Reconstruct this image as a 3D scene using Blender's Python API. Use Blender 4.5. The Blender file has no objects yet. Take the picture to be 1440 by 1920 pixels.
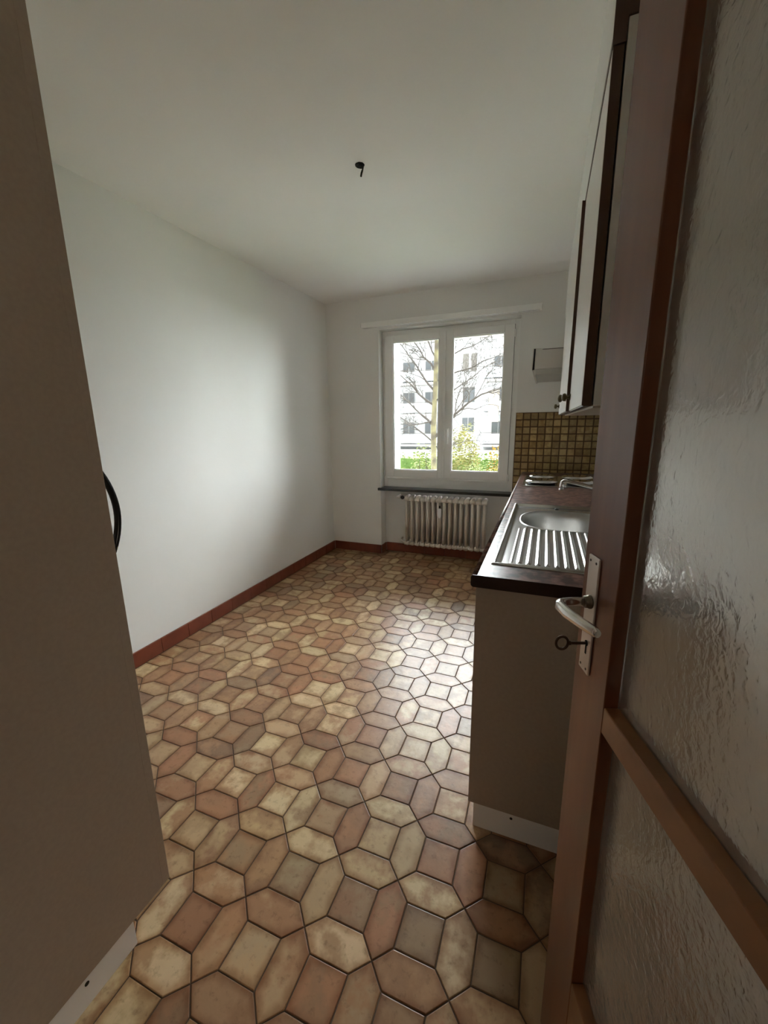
import bpy, bmesh, math, random
from math import sin, cos, pi, radians as R
from mathutils import Vector, Matrix, noise
random.seed(7)
SC = bpy.context.scene
COL = SC.collection
# ------------------------------------------------------------------ measures
XL, XR, YB, H = -2.0855, 0.42, 3.7588, 2.4748
YF = -0.04
# ------------------------------------------------------------------ materials
def new_mat(name):
    m = bpy.data.materials.new(name); m.use_nodes = True
    nt = m.node_tree; nt.nodes.clear()
    o = nt.nodes.new('ShaderNodeOutputMaterial')
    return m, nt, o
def node(nt, t, **kw):
    n = nt.nodes.new(t)
    for k, v in kw.items():
        if k.startswith('i_'):
            n.inputs[k[2:].replace('_', ' ')].default_value = v
        else: setattr(n, k, v)
    return n
def c4(c): return (c[0], c[1], c[2], 1)
def pbr(name, col, rough=.5, metal=0, col2=None, nscale=8, stretch=(1,1,1), bump=0, bscale=60, coat=0, ndetail=4, spec=.5, contrast=(.35,.65), bdist=.002):
    m, nt, o = new_mat(name)
    b = node(nt, 'ShaderNodeBsdfPrincipled')
    b.inputs['Base Color'].default_value = c4(col); b.inputs['Roughness'].default_value = rough
    b.inputs['Metallic'].default_value = metal; b.inputs['Coat Weight'].default_value = coat
    b.inputs['Specular IOR Level'].default_value = spec
    nt.links.new(b.outputs[0], o.inputs[0])
    tc = node(nt, 'ShaderNodeTexCoord'); mp = node(nt, 'ShaderNodeMapping'); mp.inputs['Scale'].default_value = stretch
    nt.links.new(tc.outputs['Object'], mp.inputs[0])
    if col2 is not None:
        n = node(nt, 'ShaderNodeTexNoise'); n.inputs['Scale'].default_value = nscale; n.inputs['Detail'].default_value = ndetail
        nt.links.new(mp.outputs[0], n.inputs['Vector'])
        r = node(nt, 'ShaderNodeValToRGB')
        r.color_ramp.elements[0].position = contrast[0]; r.color_ramp.elements[1].position = contrast[1]
        r.color_ramp.elements[0].color = c4(col); r.color_ramp.elements[1].color = c4(col2)
        nt.links.new(n.outputs[0], r.inputs[0]); nt.links.new(r.outputs[0], b.inputs['Base Color'])
    if bump:
        n2 = node(nt, 'ShaderNodeTexNoise'); n2.inputs['Scale'].default_value = bscale; n2.inputs['Detail'].default_value = 3
        nt.links.new(mp.outputs[0], n2.inputs['Vector'])
        bp = node(nt, 'ShaderNodeBump'); bp.inputs['Strength'].default_value = bump; bp.inputs['Distance'].default_value = bdist
        nt.links.new(n2.outputs[0], bp.inputs['Height']); nt.links.new(bp.outputs[0], b.inputs['Normal'])
    return m
M = {}
M['wall'] = pbr('wall_paint', (.82,.815,.79), .75, col2=(.84,.84,.82), nscale=2.2, bump=.25, bscale=180, spec=.25, bdist=.001)
M['ceiling'] = pbr('ceiling_paint', (.89,.885,.865), .8, col2=(.91,.905,.89), nscale=1.5, bump=.2, bscale=120, spec=.2, bdist=.001)
M['white'] = pbr('white_lacquer', (.78,.77,.74), .35)
M['winwhite'] = pbr('window_frame_white', (.88,.88,.86), .35)
M['melamine'] = pbr('beige_melamine', (.385,.305,.235), .5, col2=(.41,.325,.25), nscale=90, ndetail=2, bump=.06, bscale=300)
M['cabfront'] = pbr('cream_cabinet_front', (.76,.73,.69), .28)
M['plinth'] = pbr('plinth_white', (.86,.84,.81), .45)
M['redtile'] = pbr('red_brown_skirting', (.165,.038,.02), .32, col2=(.215,.055,.028), nscale=9)
M['brownwood'] = pbr('dark_brown_edge', (.075,.035,.02), .4, col2=(.11,.05,.028), nscale=14, stretch=(1,1,.12))
M['doorwood'] = pbr('door_varnished_wood', (.14,.042,.018), .3, col2=(.21,.070,.028), nscale=16, stretch=(1,1,.1), coat=.25)
M['doorrail'] = pbr('door_rail_wood', (.22,.09,.033), .35, col2=(.30,.13,.052), nscale=16, stretch=(1,.15,1), coat=.2)
M['worktop'] = pbr('brown_mottled_laminate', (.055,.020,.015), .3, col2=(.26,.14,.11), nscale=34, ndetail=6, bump=.35, bscale=45, contrast=(.4,.62), bdist=.0012)
M['worktopedge'] = pbr('dark_worktop_edge', (.035,.017,.012), .25)
M['steel'] = pbr('stainless_steel', (.62,.62,.61), .22, 1, bump=.05, bscale=200)
M['steel_basin'] = pbr('brushed_basin_steel', (.60,.59,.57), .32, 1)
M['chrome'] = pbr('chrome', (.80,.80,.80), .1, 1)
M['alu'] = pbr('pale_aluminium', (.70,.63,.58), .42, .55)
M['alulever'] = pbr('polished_aluminium', (.80,.78,.76), .22, 1)
M['darkmetal'] = pbr('dark_metal', (.05,.045,.035), .35, .8)
M['bronze'] = pbr('old_bronze', (.10,.075,.035), .35, .8)
M['iron'] = pbr('brown_iron', (.10,.06,.04), .4, .8)
M['blackplastic'] = pbr('black_plastic', (.008,.008,.008), .18)
M['blackstone'] = pbr('black_sill_stone', (.009,.010,.010), .3)
M['radiator'] = pbr('radiator_enamel', (.70,.625,.55), .45)
M['hole'] = pbr('dark_hole', (.01,.009,.007), .9)
M['hotplate'] = pbr('hotplate_iron', (.03,.03,.03), .5)
M['hood'] = pbr('hood_white', (.66,.64,.60), .4)
M['hoodband'] = pbr('hood_grey_band', (.50,.49,.46), .4)
M['grout'] = pbr('brown_grout', (.085,.055,.035), .9)
M['facade'] = pbr('white_render', (.42,.43,.44), .9)
M['facade2'] = pbr('pale_render', (.40,.43,.45), .9)
M['slab'] = pbr('balcony_concrete', (.30,.29,.28), .9)
M['beigepanel'] = pbr('beige_awning_panel', (.27,.23,.19), .9)
M['shutter'] = pbr('grey_shutter', (.10,.09,.08), .7)
M['winglassdark'] = pbr('facade_window_pane', (.06,.065,.07), .15)
M['roof'] = pbr('brown_roof_tiles', (.15,.10,.065), .9, col2=(.10,.07,.045), nscale=6)
M['grass'] = pbr('grass', (.06,.115,.02), .9, col2=(.10,.16,.035), nscale=3)
M['paving'] = pbr('pale_paving', (.62,.61,.58), .9)
M['bark'] = pbr('mossy_bark', (.12,.105,.05), .9, col2=(.045,.035,.022), nscale=7)
M['twig'] = pbr('twig_bark', (.035,.027,.022), .9)
M['leafy'] = pbr('yellow_green_leaf', (.14,.15,.025), .8, col2=(.07,.10,.016), nscale=5)
M['forsythia'] = pbr('yellow_blossom', (.28,.17,.01), .8, col2=(.2,.11,.01), nscale=5)
M['hedge'] = pbr('hedge_leaf', (.08,.125,.025), .8, col2=(.15,.18,.05), nscale=4)
M['brownleaf'] = pbr('brown_green_leaf', (.22,.19,.055), .8, col2=(.12,.13,.03), nscale=5)
M['hallwall'] = pbr('hall_paint', (.55,.47,.39), .8)

def mat_glass():
    m, nt, o = new_mat('window_glass')
    t = node(nt, 'ShaderNodeBsdfTransparent'); t.inputs[0].default_value = (.96,.985,.975,1)
    g = node(nt, 'ShaderNodeBsdfGlossy'); g.inputs['Roughness'].default_value = .01
    f = node(nt, 'ShaderNodeFresnel'); f.inputs[0].default_value = 1.45
    mx = node(nt, 'ShaderNodeMixShader')
    nt.links.new(f.outputs[0], mx.inputs[0]); nt.links.new(t.outputs[0], mx.inputs[1]); nt.links.new(g.outputs[0], mx.inputs[2])
    nt.links.new(mx.outputs[0], o.inputs[0]); return m
M['glass'] = mat_glass()
M['sealgrey'] = pbr('grey_seal',(.14,.14,.13),.7)  # dark grey standing for the shade line round the sashes
M['collar'] = pbr('dull_steel_collar',(.22,.20,.17),.3,.9)
M['handlewhite'] = pbr('glossy_white_handle',(.93,.93,.92),.18)
M['guide'] = pbr('pale_shutter_guide',(.72,.80,.79),.5)
def mat_doorglass():
    m, nt, o = new_mat('hammered_obscure_glass')
    b = node(nt, 'ShaderNodeBsdfPrincipled')
    b.inputs['Base Color'].default_value = (.93,.91,.86,1); b.inputs['Roughness'].default_value = .12
    b.inputs['Transmission Weight'].default_value = .86; b.inputs['IOR'].default_value = 1.5
    tc = node(nt, 'ShaderNodeTexCoord')
    mp = node(nt, 'ShaderNodeMapping'); mp.inputs['Scale'].default_value = (1,1,.7)
    n1 = node(nt, 'ShaderNodeTexNoise'); n1.inputs['Scale'].default_value = 95; n1.inputs['Detail'].default_value = 2.5; n1.inputs['Distortion'].default_value = .6
    n2 = node(nt, 'ShaderNodeTexNoise'); n2.inputs['Scale'].default_value = 9; n2.inputs['Detail'].default_value = 2
    nt.links.new(tc.outputs['Object'], mp.inputs[0])
    nt.links.new(mp.outputs[0], n1.inputs['Vector']); nt.links.new(mp.outputs[0], n2.inputs['Vector'])
    b1 = node(nt, 'ShaderNodeBump'); b1.inputs['Strength'].default_value = .3; b1.inputs['Distance'].default_value = .0022
    b2 = node(nt, 'ShaderNodeBump'); b2.inputs['Strength'].default_value = .5; b2.inputs['Distance'].default_value = .008
    nt.links.new(n1.outputs[0], b1.inputs['Height']); nt.links.new(n2.outputs[0], b2.inputs['Height'])
    nt.links.new(b1.outputs[0], b2.inputs['Normal']); nt.links.new(b2.outputs[0], b.inputs['Normal'])
    nt.links.new(b.outputs[0], o.inputs[0]); return m
M['doorglass'] = mat_doorglass()
def mat_tiles(name, rough=.36, mott=11, spot=.7, rimn=1.5):
    m, nt, o = new_mat(name)
    b = node(nt, 'ShaderNodeBsdfPrincipled')
    at = node(nt, 'ShaderNodeAttribute', attribute_name='tcol'); ed = node(nt, 'ShaderNodeAttribute', attribute_name='edge')
    sd = node(nt, 'ShaderNodeAttribute', attribute_name='seed')
    tc = node(nt, 'ShaderNodeTexCoord')
    n = node(nt, 'ShaderNodeTexNoise', noise_dimensions='4D'); n.inputs['Scale'].default_value = mott; n.inputs['Detail'].default_value = 4; n.inputs['Roughness'].default_value = .6
    nt.links.new(tc.outputs['Object'], n.inputs['Vector'])
    mu = node(nt, 'ShaderNodeMath', operation='MULTIPLY'); mu.inputs[1].default_value = 60
    nt.links.new(sd.outputs['Fac'], mu.inputs[0]); nt.links.new(mu.outputs[0], n.inputs['W'])
    # second tone of the same glaze
    r = node(nt, 'ShaderNodeValToRGB'); r.color_ramp.elements[0].position = .45; r.color_ramp.elements[1].position = .58
    r.color_ramp.elements[0].color = (0,0,0,1); r.color_ramp.elements[1].color = (1,1,1,1)
    nt.links.new(n.outputs[0], r.inputs[0])
    at2 = node(nt, 'ShaderNodeAttribute', attribute_name='tcol2')
    mx = node(nt, 'ShaderNodeMix', data_type='RGBA')
    nt.links.new(r.outputs[0], mx.inputs[0]); nt.links.new(at.outputs['Color'], mx.inputs[6]); nt.links.new(at2.outputs['Color'], mx.inputs[7])
    # fine dark pores
    n3 = node(nt, 'ShaderNodeTexNoise'); n3.inputs['Scale'].default_value = 48; n3.inputs['Detail'].default_value = 5; n3.inputs['Roughness'].default_value = .65
    nt.links.new(tc.outputs['Object'], n3.inputs['Vector'])
    r3 = node(nt, 'ShaderNodeValToRGB'); r3.color_ramp.elements[0].position = .30; r3.color_ramp.elements[1].position = .45
    r3.color_ramp.elements[0].color = (spot,spot*.95,spot*.9,1); r3.color_ramp.elements[1].color = (1,1,1,1)
    nt.links.new(n3.outputs[0], r3.inputs[0])
    m2 = node(nt, 'ShaderNodeMix', data_type='RGBA', blend_type='MULTIPLY'); m2.inputs[0].default_value = 1
    nt.links.new(mx.outputs[2], m2.inputs[6]); nt.links.new(r3.outputs[0], m2.inputs[7])
    # brown glaze at the rim of every tile
    r4 = node(nt, 'ShaderNodeValToRGB'); r4.color_ramp.elements[0].position = 0; r4.color_ramp.elements[1].position = 1
    r4.color_ramp.elements[0].color = (.70,.56,.44,1); r4.color_ramp.elements[1].color = (1.12,1.12,1.10,1)
    r4.color_ramp.elements[0].position = .12; r4.color_ramp.elements[1].position = .95; r4.color_ramp.interpolation = 'EASE'
    m5 = node(nt, 'ShaderNodeMath', operation='MULTIPLY_ADD'); m5.inputs[1].default_value = rimn; m5.inputs[2].default_value = -rimn*.5
    n5 = node(nt, 'ShaderNodeTexNoise', noise_dimensions='4D'); n5.inputs['Scale'].default_value = mott*1.3; n5.inputs['Detail'].default_value = 3
    nt.links.new(tc.outputs['Object'], n5.inputs['Vector']); nt.links.new(mu.outputs[0], n5.inputs['W'])
    m6 = node(nt, 'ShaderNodeMath', operation='ADD', use_clamp=True)
    nt.links.new(n5.outputs[0], m5.inputs[0]); nt.links.new(m5.outputs[0], m6.inputs[0]); nt.links.new(ed.outputs['Fac'], m6.inputs[1])
    nt.links.new(m6.outputs[0], r4.inputs[0])
    m3 = node(nt, 'ShaderNodeMix', data_type='RGBA', blend_type='MULTIPLY'); m3.inputs[0].default_value = 1
    nt.links.new(m2.outputs[2], m3.inputs[6]); nt.links.new(r4.outputs[0], m3.inputs[7])
    nt.links.new(m3.outputs[2], b.inputs['Base Color'])
    b.inputs['Roughness'].default_value = rough; b.inputs['Specular IOR Level'].default_value = .5
    bp = node(nt, 'ShaderNodeBump'); bp.inputs['Strength'].default_value = .35; bp.inputs['Distance'].default_value = .003
    nb = node(nt, 'ShaderNodeTexNoise'); nb.inputs['Scale'].default_value = 28; nb.inputs['Detail'].default_value = 4
    nt.links.new(tc.outputs['Object'], nb.inputs['Vector'])
    nt.links.new(nb.outputs[0], bp.inputs['Height']); nt.links.new(bp.outputs[0], b.inputs['Normal'])
    nt.links.new(b.outputs[0], o.inputs[0]); return m
M['tile'] = mat_tiles('terracotta_floor_tiles')
M['mosaic'] = mat_tiles('ochre_mosaic_tiles', .35, 22, .85)

# ------------------------------------------------------------------ mesh builder
class MB:
    def __init__(s): s.v=[]; s.f=[]; s.mi=[]; s.sm=[]; s.cur=0; s.smooth=False
    def add(s, vs, fs, smooth=None):
        o=len(s.v); s.v+= [tuple(p) for p in vs]
        for f in fs: s.f.append(tuple(i+o for i in f)); s.mi.append(s.cur); s.sm.append(s.smooth if smooth is None else smooth)
    def box(s,x0,x1,y0,y1,z0,z1,T=None):
        vs=[Vector(p) for p in ((x0,y0,z0),(x1,y0,z0),(x1,y1,z0),(x0,y1,z0),(x0,y0,z1),(x1,y0,z1),(x1,y1,z1),(x0,y1,z1))]
        if T is not None: vs=[T@p for p in vs]
        s.add(vs,[(0,3,2,1),(4,5,6,7),(0,1,5,4),(1,2,6,5),(2,3,7,6),(3,0,4,7)],False)
    def rings(s, rs, closed=True, caps=True, smooth=True):
        n=len(rs[0]); vs=[p for r in rs for p in r]; fs=[]
        for k in range(len(rs)-1):
            for i in range(n if closed else n-1):
                j=(i+1)%n; fs.append((k*n+i,k*n+j,(k+1)*n+j,(k+1)*n+i))
        s.add(vs,fs,smooth)
        if caps and closed:
            o=len(s.v)-len(vs)
            s.f.append(tuple(o+i for i in reversed(range(n)))); s.mi.append(s.cur); s.sm.append(False)
            s.f.append(tuple(o+(len(rs)-1)*n+i for i in range(n))); s.mi.append(s.cur); s.sm.append(False)
    def tube(s, pts, rad, n=12, caps=True, flat=1.0, up=None):
        pts=[Vector(p) for p in pts]
        if not hasattr(rad,'__len__'): rad=[rad]*len(pts)
        rs=[]; ref=None
        for i,p in enumerate(pts):
            d=(pts[min(i+1,len(pts)-1)]-pts[max(i-1,0)]).normalized()
            if ref is None:
                ref=Vector(up) if up else (Vector((0,0,1)) if abs(d.z)<.9 else Vector((1,0,0)))
            a=(ref-d*ref.dot(d)).normalized(); b=d.cross(a)
            ref=a
            rs.append([p+a*(cos(2*pi*k/n)*rad[i])+b*(sin(2*pi*k/n)*rad[i]*flat) for k in range(n)])
        s.rings(rs,True,caps)
    def lathe(s, prof, T=None, n=32, smooth=True, caps=True):
        rs=[]
        for r,z in prof:
            ring=[Vector((cos(2*pi*k/n)*r, sin(2*pi*k/n)*r, z)) for k in range(n)]
            if T is not None: ring=[T@p for p in ring]
            rs.append(ring)
        s.rings(rs,True,caps,smooth)
    def prism(s, poly, axis, a, b, T=None):
        # poly: 2d points, extruded along an axis
        def P(u,w,t):
            p={'x':Vector((t,u,w)),'y':Vector((u,t,w)),'z':Vector((u,w,t))}[axis]
            return T@p if T is not None else p
        n=len(poly)
        vs=[P(u,w,a) for u,w in poly]+[P(u,w,b) for u,w in poly]
        fs=[tuple(range(n)),tuple(reversed(range(n,2*n)))]+[(i,i+n,(i+1)%n+n,(i+1)%n) for i in range(n)]
        s.add(vs,fs,False)
    def build(s,name,mats,parent=None,bevel=0,seg=2,fixn=True):
        me=bpy.data.meshes.new(name); me.from_pydata(s.v,[],s.f)
        if not isinstance(mats,(list,tuple)): mats=[mats]
        for m in mats: me.materials.append(m)
        me.polygons.foreach_set('material_index',s.mi); me.polygons.foreach_set('use_smooth',s.sm)
        if fixn:
            bm=bmesh.new(); bm.from_mesh(me); bmesh.ops.recalc_face_normals(bm,faces=bm.faces); bm.to_mesh(me); bm.free()
        me.update()
        o=bpy.data.objects.new(name,me); COL.objects.link(o)
        if parent is not None: o.parent=parent
        if bevel:
            b=o.modifiers.new('bevel','BEVEL'); b.width=bevel; b.segments=seg; b.limit_method='ANGLE'; b.angle_limit=R(40)
            o.modifiers.new('wn','WEIGHTED_NORMAL')
        return o
def boxobj(name,b,mat,parent=None,bevel=0,loc=(0,0,0)):
    m=MB(); m.box(*b); return m.build(name,mat,parent,bevel)
def empty(name,loc=(0,0,0),rz=0,parent=None):
    o=bpy.data.objects.new(name,None); COL.objects.link(o); o.location=loc; o.rotation_euler=(0,0,rz)
    o.empty_display_size=.05
    if parent is not None: o.parent=parent
    return o
def tag(o,label,cat,group=None,kind=None):
    if label: o['label']=label
    if cat: o['category']=cat
    if group: o['group']=group
    if kind: o['kind']=kind
    return o
def struct(o): o['kind']='structure'; return o
def copy_tree(o,parent=None):
    c=o.copy(); COL.objects.link(c); c.parent=parent
    for ch in [q for q in list(COL.objects) if q.parent is o]: copy_tree(ch,c)
    return c

# ------------------------------------------------------------------ floor tiles
P=0.199; OX,OY=-.8227,.7852; SQ=.056*P/.1*0+.0555; W2=P/2-SQ   # half square side, half hexagon width
PAL={ # two tones of glaze per kind
 'c':((.56,.42,.25),(.38,.255,.14)),  # cream
 'y':((.44,.30,.165),(.31,.185,.10)),  # ochre
 't':((.38,.22,.115),(.27,.148,.078)),  # tan
 'r':((.34,.17,.088),(.24,.118,.062)), # terracotta
 'o':((.35,.185,.095),(.46,.315,.175)),# orange tan with pale cloud
 'g':((.30,.195,.113),(.20,.125,.072)),# grey brown
 'd':((.21,.125,.075),(.29,.175,.10)),# dark brown
}
TILES={}

for _k,_c in {'s':{(0,0):'t',(1,0):'g',(2,0):'g',(3,0):'g',(4,0):'g',(0,1):'c',(1,1):'r',(2,1):'y',(3,1):'r',(4,1):'g',(0,-1):'r',(1,-1):'y',(2,-1):'r',(2,2):'r',(3,2):'c',(-1,1):'c',(-1,0):'y',(3,-1):'t'},
 'h':{(0,0):'y',(1,0):'c',(2,0):'y',(3,0):'c',(4,0):'r',(0,-1):'o',(1,-1):'o',(2,-1):'c',(3,-1):'t',(4,-1):'y',(0,-2):'c',(1,-2):'t',(0,1):'o',(1,1):'g',(2,1):'c',(3,1):'r',(-1,0):'r',(-1,-1):'o',(3,-2):'g',(-1,1):'o'},
 'v':{(0,0):'t',(1,0):'o',(2,0):'r',(3,0):'c',(-1,0):'y',(0,1):'c',(1,1):'r',(2,1):'y',(3,1):'r',(-1,1):'r',(4,1):'d',(0,-1):'o',(1,-1):'o',(2,-1):'o',(-1,-1):'c',(3,-1):'r',(4,0):'y',(2,2):'t',(1,2):'y'}}.items():
    for _q,_v in _c.items(): TILES[(_q[0],_q[1],_k)]=_v

def tile_kind(key):
    if key in TILES: return TILES[key]
    rr=random.Random(hash((key[0]*7919+key[1]*104729+(0 if key[2]=='s' else (1 if key[2]=='h' else 2))*31)))
    rr.random()
    return rr.choices('cytrogd',(2.6,1.9,2.8,2.6,2.6,1.0,.5))[0]
def tile_mesh(name, polys, mat, gmat, zt, base, inset, gap, T=None, h=.0012, bev=.0024):
    """polys: list of (points2d, col, col2, seed); raised bevelled tiles over a grout slab"""
    vs=[];fs=[];c1=[];c2=[];ed=[];sd=[];mi=[]
    TT=(lambda u,w,t:(u,w,t)) if T is None else T
    for pts,ca,cb,se in polys:
        cx=sum(p[0] for p in pts)/len(pts); cy=sum(p[1] for p in pts)/len(pts)
        def off(d):
            out=[]; n=len(pts)
            for i in range(n):
                a=Vector(pts[i-1]);b=Vector(pts[i]);c=Vector(pts[(i+1)%n])
                d1=(b-a).normalized();d2=(c-b).normalized()
                n1=Vector((-d1.y,d1.x));n2=Vector((-d2.y,d2.x))
                m=(n1+n2); 
                if m.length<1e-6: m=n1
                m=m.normalized(); k=d/max(.45,m.dot(n1)); out.append(b+m*k)
            return out
        lv=[(gap,zt-h*1.6,0),(gap+bev*.5,zt-h*.3,.2),(gap+bev,zt,.28),(gap+inset,zt,1)]
        n=len(pts); o=len(vs)
        for d,z,e in lv:
            for p in off(d):
                vs.append(TT(p.x,p.y,z)); c1.append(ca);c2.append(cb);ed.append(e);sd.append(se)
        for k in range(len(lv)-1):
            for i in range(n):
                j=(i+1)%n; fs.append((o+k*n+i,o+k*n+j,o+(k+1)*n+j,o+(k+1)*n+i)); mi.append(0)
        fs.append(tuple(o+(len(lv)-1)*n+i for i in range(n))); mi.append(0)
    o=len(vs)
    for p in base[0]:
        vs.append(TT(*p)); c1.append((.2,.2,.2));c2.append((.2,.2,.2));ed.append(1);sd.append(0)
    for f in base[1]: fs.append(tuple(o+i for i in f)); mi.append(1)
    me=bpy.data.meshes.new(name); me.from_pydata(vs,[],fs); me.materials.append(mat); me.materials.append(gmat)
    me.polygons.foreach_set('material_index',mi)
    A=me.attributes.new('tcol','FLOAT_COLOR','POINT'); A.data.foreach_set('color',[x for c in c1 for x in (*c,1)])
    A=me.attributes.new('tcol2','FLOAT_COLOR','POINT'); A.data.foreach_set('color',[x for c in c2 for x in (*c,1)])
    A=me.attributes.new('edge','FLOAT','POINT'); A.data.foreach_set('value',ed)
    A=me.attributes.new('seed','FLOAT','POINT'); A.data.foreach_set('value',sd)
    me.polygons.foreach_set('use_smooth',[False]*len(fs)); me.update()
    ob=bpy.data.objects.new(name,me); COL.objects.link(ob); return ob
def clip(poly,x0,x1,y0,y1):
    for ax,lim,sg in ((0,x0,1),(0,x1,-1),(1,y0,1),(1,y1,-1)):
        out=[]
        for i in range(len(poly)):
            a=poly[i-1];b=poly[i]; ia=sg*(a[ax]-lim)>=0; ib=sg*(b[ax]-lim)>=0
            if ia!=ib:
                t=(lim-a[ax])/(b[ax]-a[ax]); out.append((a[0]+t*(b[0]-a[0]),a[1]+t*(b[1]-a[1])))
            if ib: out.append(b)
        poly=out
        if len(poly)<3: return None
    ar=sum(poly[i-1][0]*poly[i][1]-poly[i][0]*poly[i-1][1] for i in range(len(poly)))/2
    if abs(ar)<.0006: return None
    # drop near-duplicate corners
    q=[]
    for p in poly:
        if not q or math.dist(p,q[-1])>.004: q.append(p)
    if math.dist(q[0],q[-1])<.004: q.pop()
    return q if len(q)>2 else None
def bulge(pts,amt):
    out=[]
    n=len(pts)
    for i in range(n):
        a=Vector(pts[i]);b=Vector(pts[(i+1)%n]); out.append(tuple(a))
    return out
FY0=-.04
polys=[]
RNG=random.Random(3)
for i in range(-8,9):
    for j in range(-6,18):
        cx,cy=OX+i*P,OY+j*P
        s=SQ; w=W2; q=P/2
        items=[('s',[(cx-s,cy-s),(cx+s,cy-s),(cx+s,cy+s),(cx-s,cy+s)]),
               # hexagon right of the square (stands along y)
               ('v',[(cx+s,cy-s),(cx+q,cy-q),(cx+P-s,cy-s),(cx+P-s,cy+s),(cx+q,cy+q),(cx+s,cy+s)]),
               # hexagon above the square (lies along x)
               ('h',[(cx-s,cy+s),(cx+s,cy+s),(cx+q,cy+q),(cx+s,cy+P-s),(cx-s,cy+P-s),(cx-q,cy+q)])]
        for k,pts in items:
            pp=clip(pts,XL+.012,XR,FY0,YB+.12)
            if not pp: continue
            kd=tile_kind((i,j,k)); a,b=PAL[kd]
            if kd in 'to' and RNG.random()<.4: a,b=b,a
            qq=PAL[RNG.choice('cotrygo')][0]; b=tuple(.55*x+.45*z for x,z in zip(b,qq))
            jit=lambda c:tuple(max(0,x*(1+RNG.uniform(-.03,.03))) for x in c)
            f=RNG.uniform(.88,1.10)
            polys.append((pp,tuple(x*f for x in jit(a)),tuple(x*f for x in jit(b)),RNG.random()))
y1=YB+.14
base=([(XL-.1,FY0-1.9,-.0022),(XR+.9,FY0-1.9,-.0022),(XR+.9,y1,-.0022),(XL-.1,y1,-.0022),
       (XL-.1,FY0-1.9,-.12),(XR+.9,FY0-1.9,-.12),(XR+.9,y1,-.12),(XL-.1,y1,-.12)],
      [(0,1,2,3),(7,6,5,4),(0,4,5,1),(1,5,6,2),(2,6,7,3),(3,7,4,0)])
floor=tile_mesh('floor',polys,M['tile'],M['grout'],0.0,base,.026,.0014)
struct(floor)

# ------------------------------------------------------------------ room shell
WT=.36  # outer wall
NX0,NX1=-1.529,-.254; WZ0,WZ1=.668,2.189; ND=.13
m=MB()
m.box(XL-.2,NX0,YB,YB+WT,-.12,H+.2)
m.box(NX1,XR+.9,YB,YB+WT,-.12,H+.2)
m.box(NX0,NX1,YB,YB+WT,WZ1,H+.2)
m.box(NX0,NX1,YB+ND,YB+WT,-.12,WZ0)
struct(m.build('wall_back',M['wall']))
struct(boxobj('wall_left',(XL-.2,XL,YF-.12,YB,-.12,H+.2),M['wall']))
struct(boxobj('wall_right',(XR,XR+.2,YF,YB,-.12,H+.2),M['wall']))
DX0,DX1=-.55,.375
m=MB()
m.box(XL,DX0,YF-.12,YF,0,H)
m.box(DX1,XR+.2,YF-.12,YF,0,H)
m.box(DX0,DX1,YF-.12,YF,2.06,H)
struct(m.build('wall_front',M['wall']))
struct(boxobj('ceiling',(XL-.2,XR+.9,YF-1.9,YB,H,H+.2),M['ceiling']))
# hall behind the door opening
m=MB(); m.box(XL-.2,XL-.0,-1.96,YF-.12,-.12,H); struct(m.build('wall_hall_left',M['hallwall']))
m=MB(); m.box(XR+.7,XR+.9,-1.96,YF-.0,-.12,H); struct(m.build('wall_hall_right',M['hallwall']))
m=MB(); m.box(XR+.2,XR+.7,YF-.12,YF,0,H); struct(m.build('wall_hall_front',M['hallwall']))
m=MB(); m.box(XL,XR+.7,-1.96,-1.8,0,H); struct(m.build('wall_hall_back',M['hallwall']))
# skirting tiles: one run per wall, joints every 20 cm
def skirting(name,along,a0,a1,fixed,side,h=.09,t=.012):
    m=MB(); n=max(1,round((a1-a0)/.2)); st=(a1-a0)/n; g=.0012
    for k in range(n):
        u0,u1=a0+k*st+g,a0+(k+1)*st-g
        lo,hi=(fixed,fixed+side*t) if side>0 else (fixed+side*t,fixed)
        if along=='y': m.box(lo,hi,u0,u1,0,h)
        else: m.box(u0,u1,lo,hi,0,h)
    m.cur=1
    lo,hi=(fixed,fixed+side*t*.55) if side>0 else (fixed+side*t*.55,fixed)
    if along=='y': m.box(lo,hi,a0,a1,0,h-.001)
    else: m.box(a0,a1,lo,hi,0,h-.001)
    return struct(m.build(name,[M['redtile'],M['grout']],bevel=.002))
skirting('baseboard_left','y',YF+.0,YB-.012,XL,1)
skirting('baseboard_back','x',XL+.012,NX0,YB,-1)
skirting('baseboard_niche','x',NX0+.012,NX1,YB+ND,-1)
skirting('baseboard_niche_side','y',YB,YB+ND-.012,NX0,1)

# ------------------------------------------------------------------ window
WY=3.862
win=struct(empty('window_1',((NX0+NX1)/2,WY,WZ0)))
def wp(name,mb,mat,parent=None,bevel=.003):
    o=mb.build(name,mat,None,bevel); par=parent or win
    o.parent=par; o.matrix_parent_inverse=par.matrix_basis.inverted() if par is win else par.matrix_parent_inverse.copy()
    return o
win_objs=[]
def wchild(name,boxes,mat,bevel=.003,parent=win):
    m=MB()
    for b in boxes: m.box(*b)
    # shift into the window's own frame
    L=win.location
    m.v=[(x-L.x,y-L.y,z-L.z) for x,y,z in m.v]
    return m.build(name,mat,parent,bevel)
e=.001
wchild('window_frame',[(NX0+e,NX0+.042,WY-.005,WY+.07,WZ0+.03,WZ1-e),(NX1-.052,NX1-e,WY-.005,WY+.07,WZ0+.03,WZ1-e),
   (NX0+.042,NX1-.052,WY-.005,WY+.07,WZ1-.048,WZ1-e),(NX0+.042,NX1-.052,WY-.004,WY+.07,WZ0+.03,.803)],M['winwhite'])
wchild('window_frame',[(NX0+.0415,NX1-.0515,WY-.03,WY-.004,.785,.803)],M['winwhite'])
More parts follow.
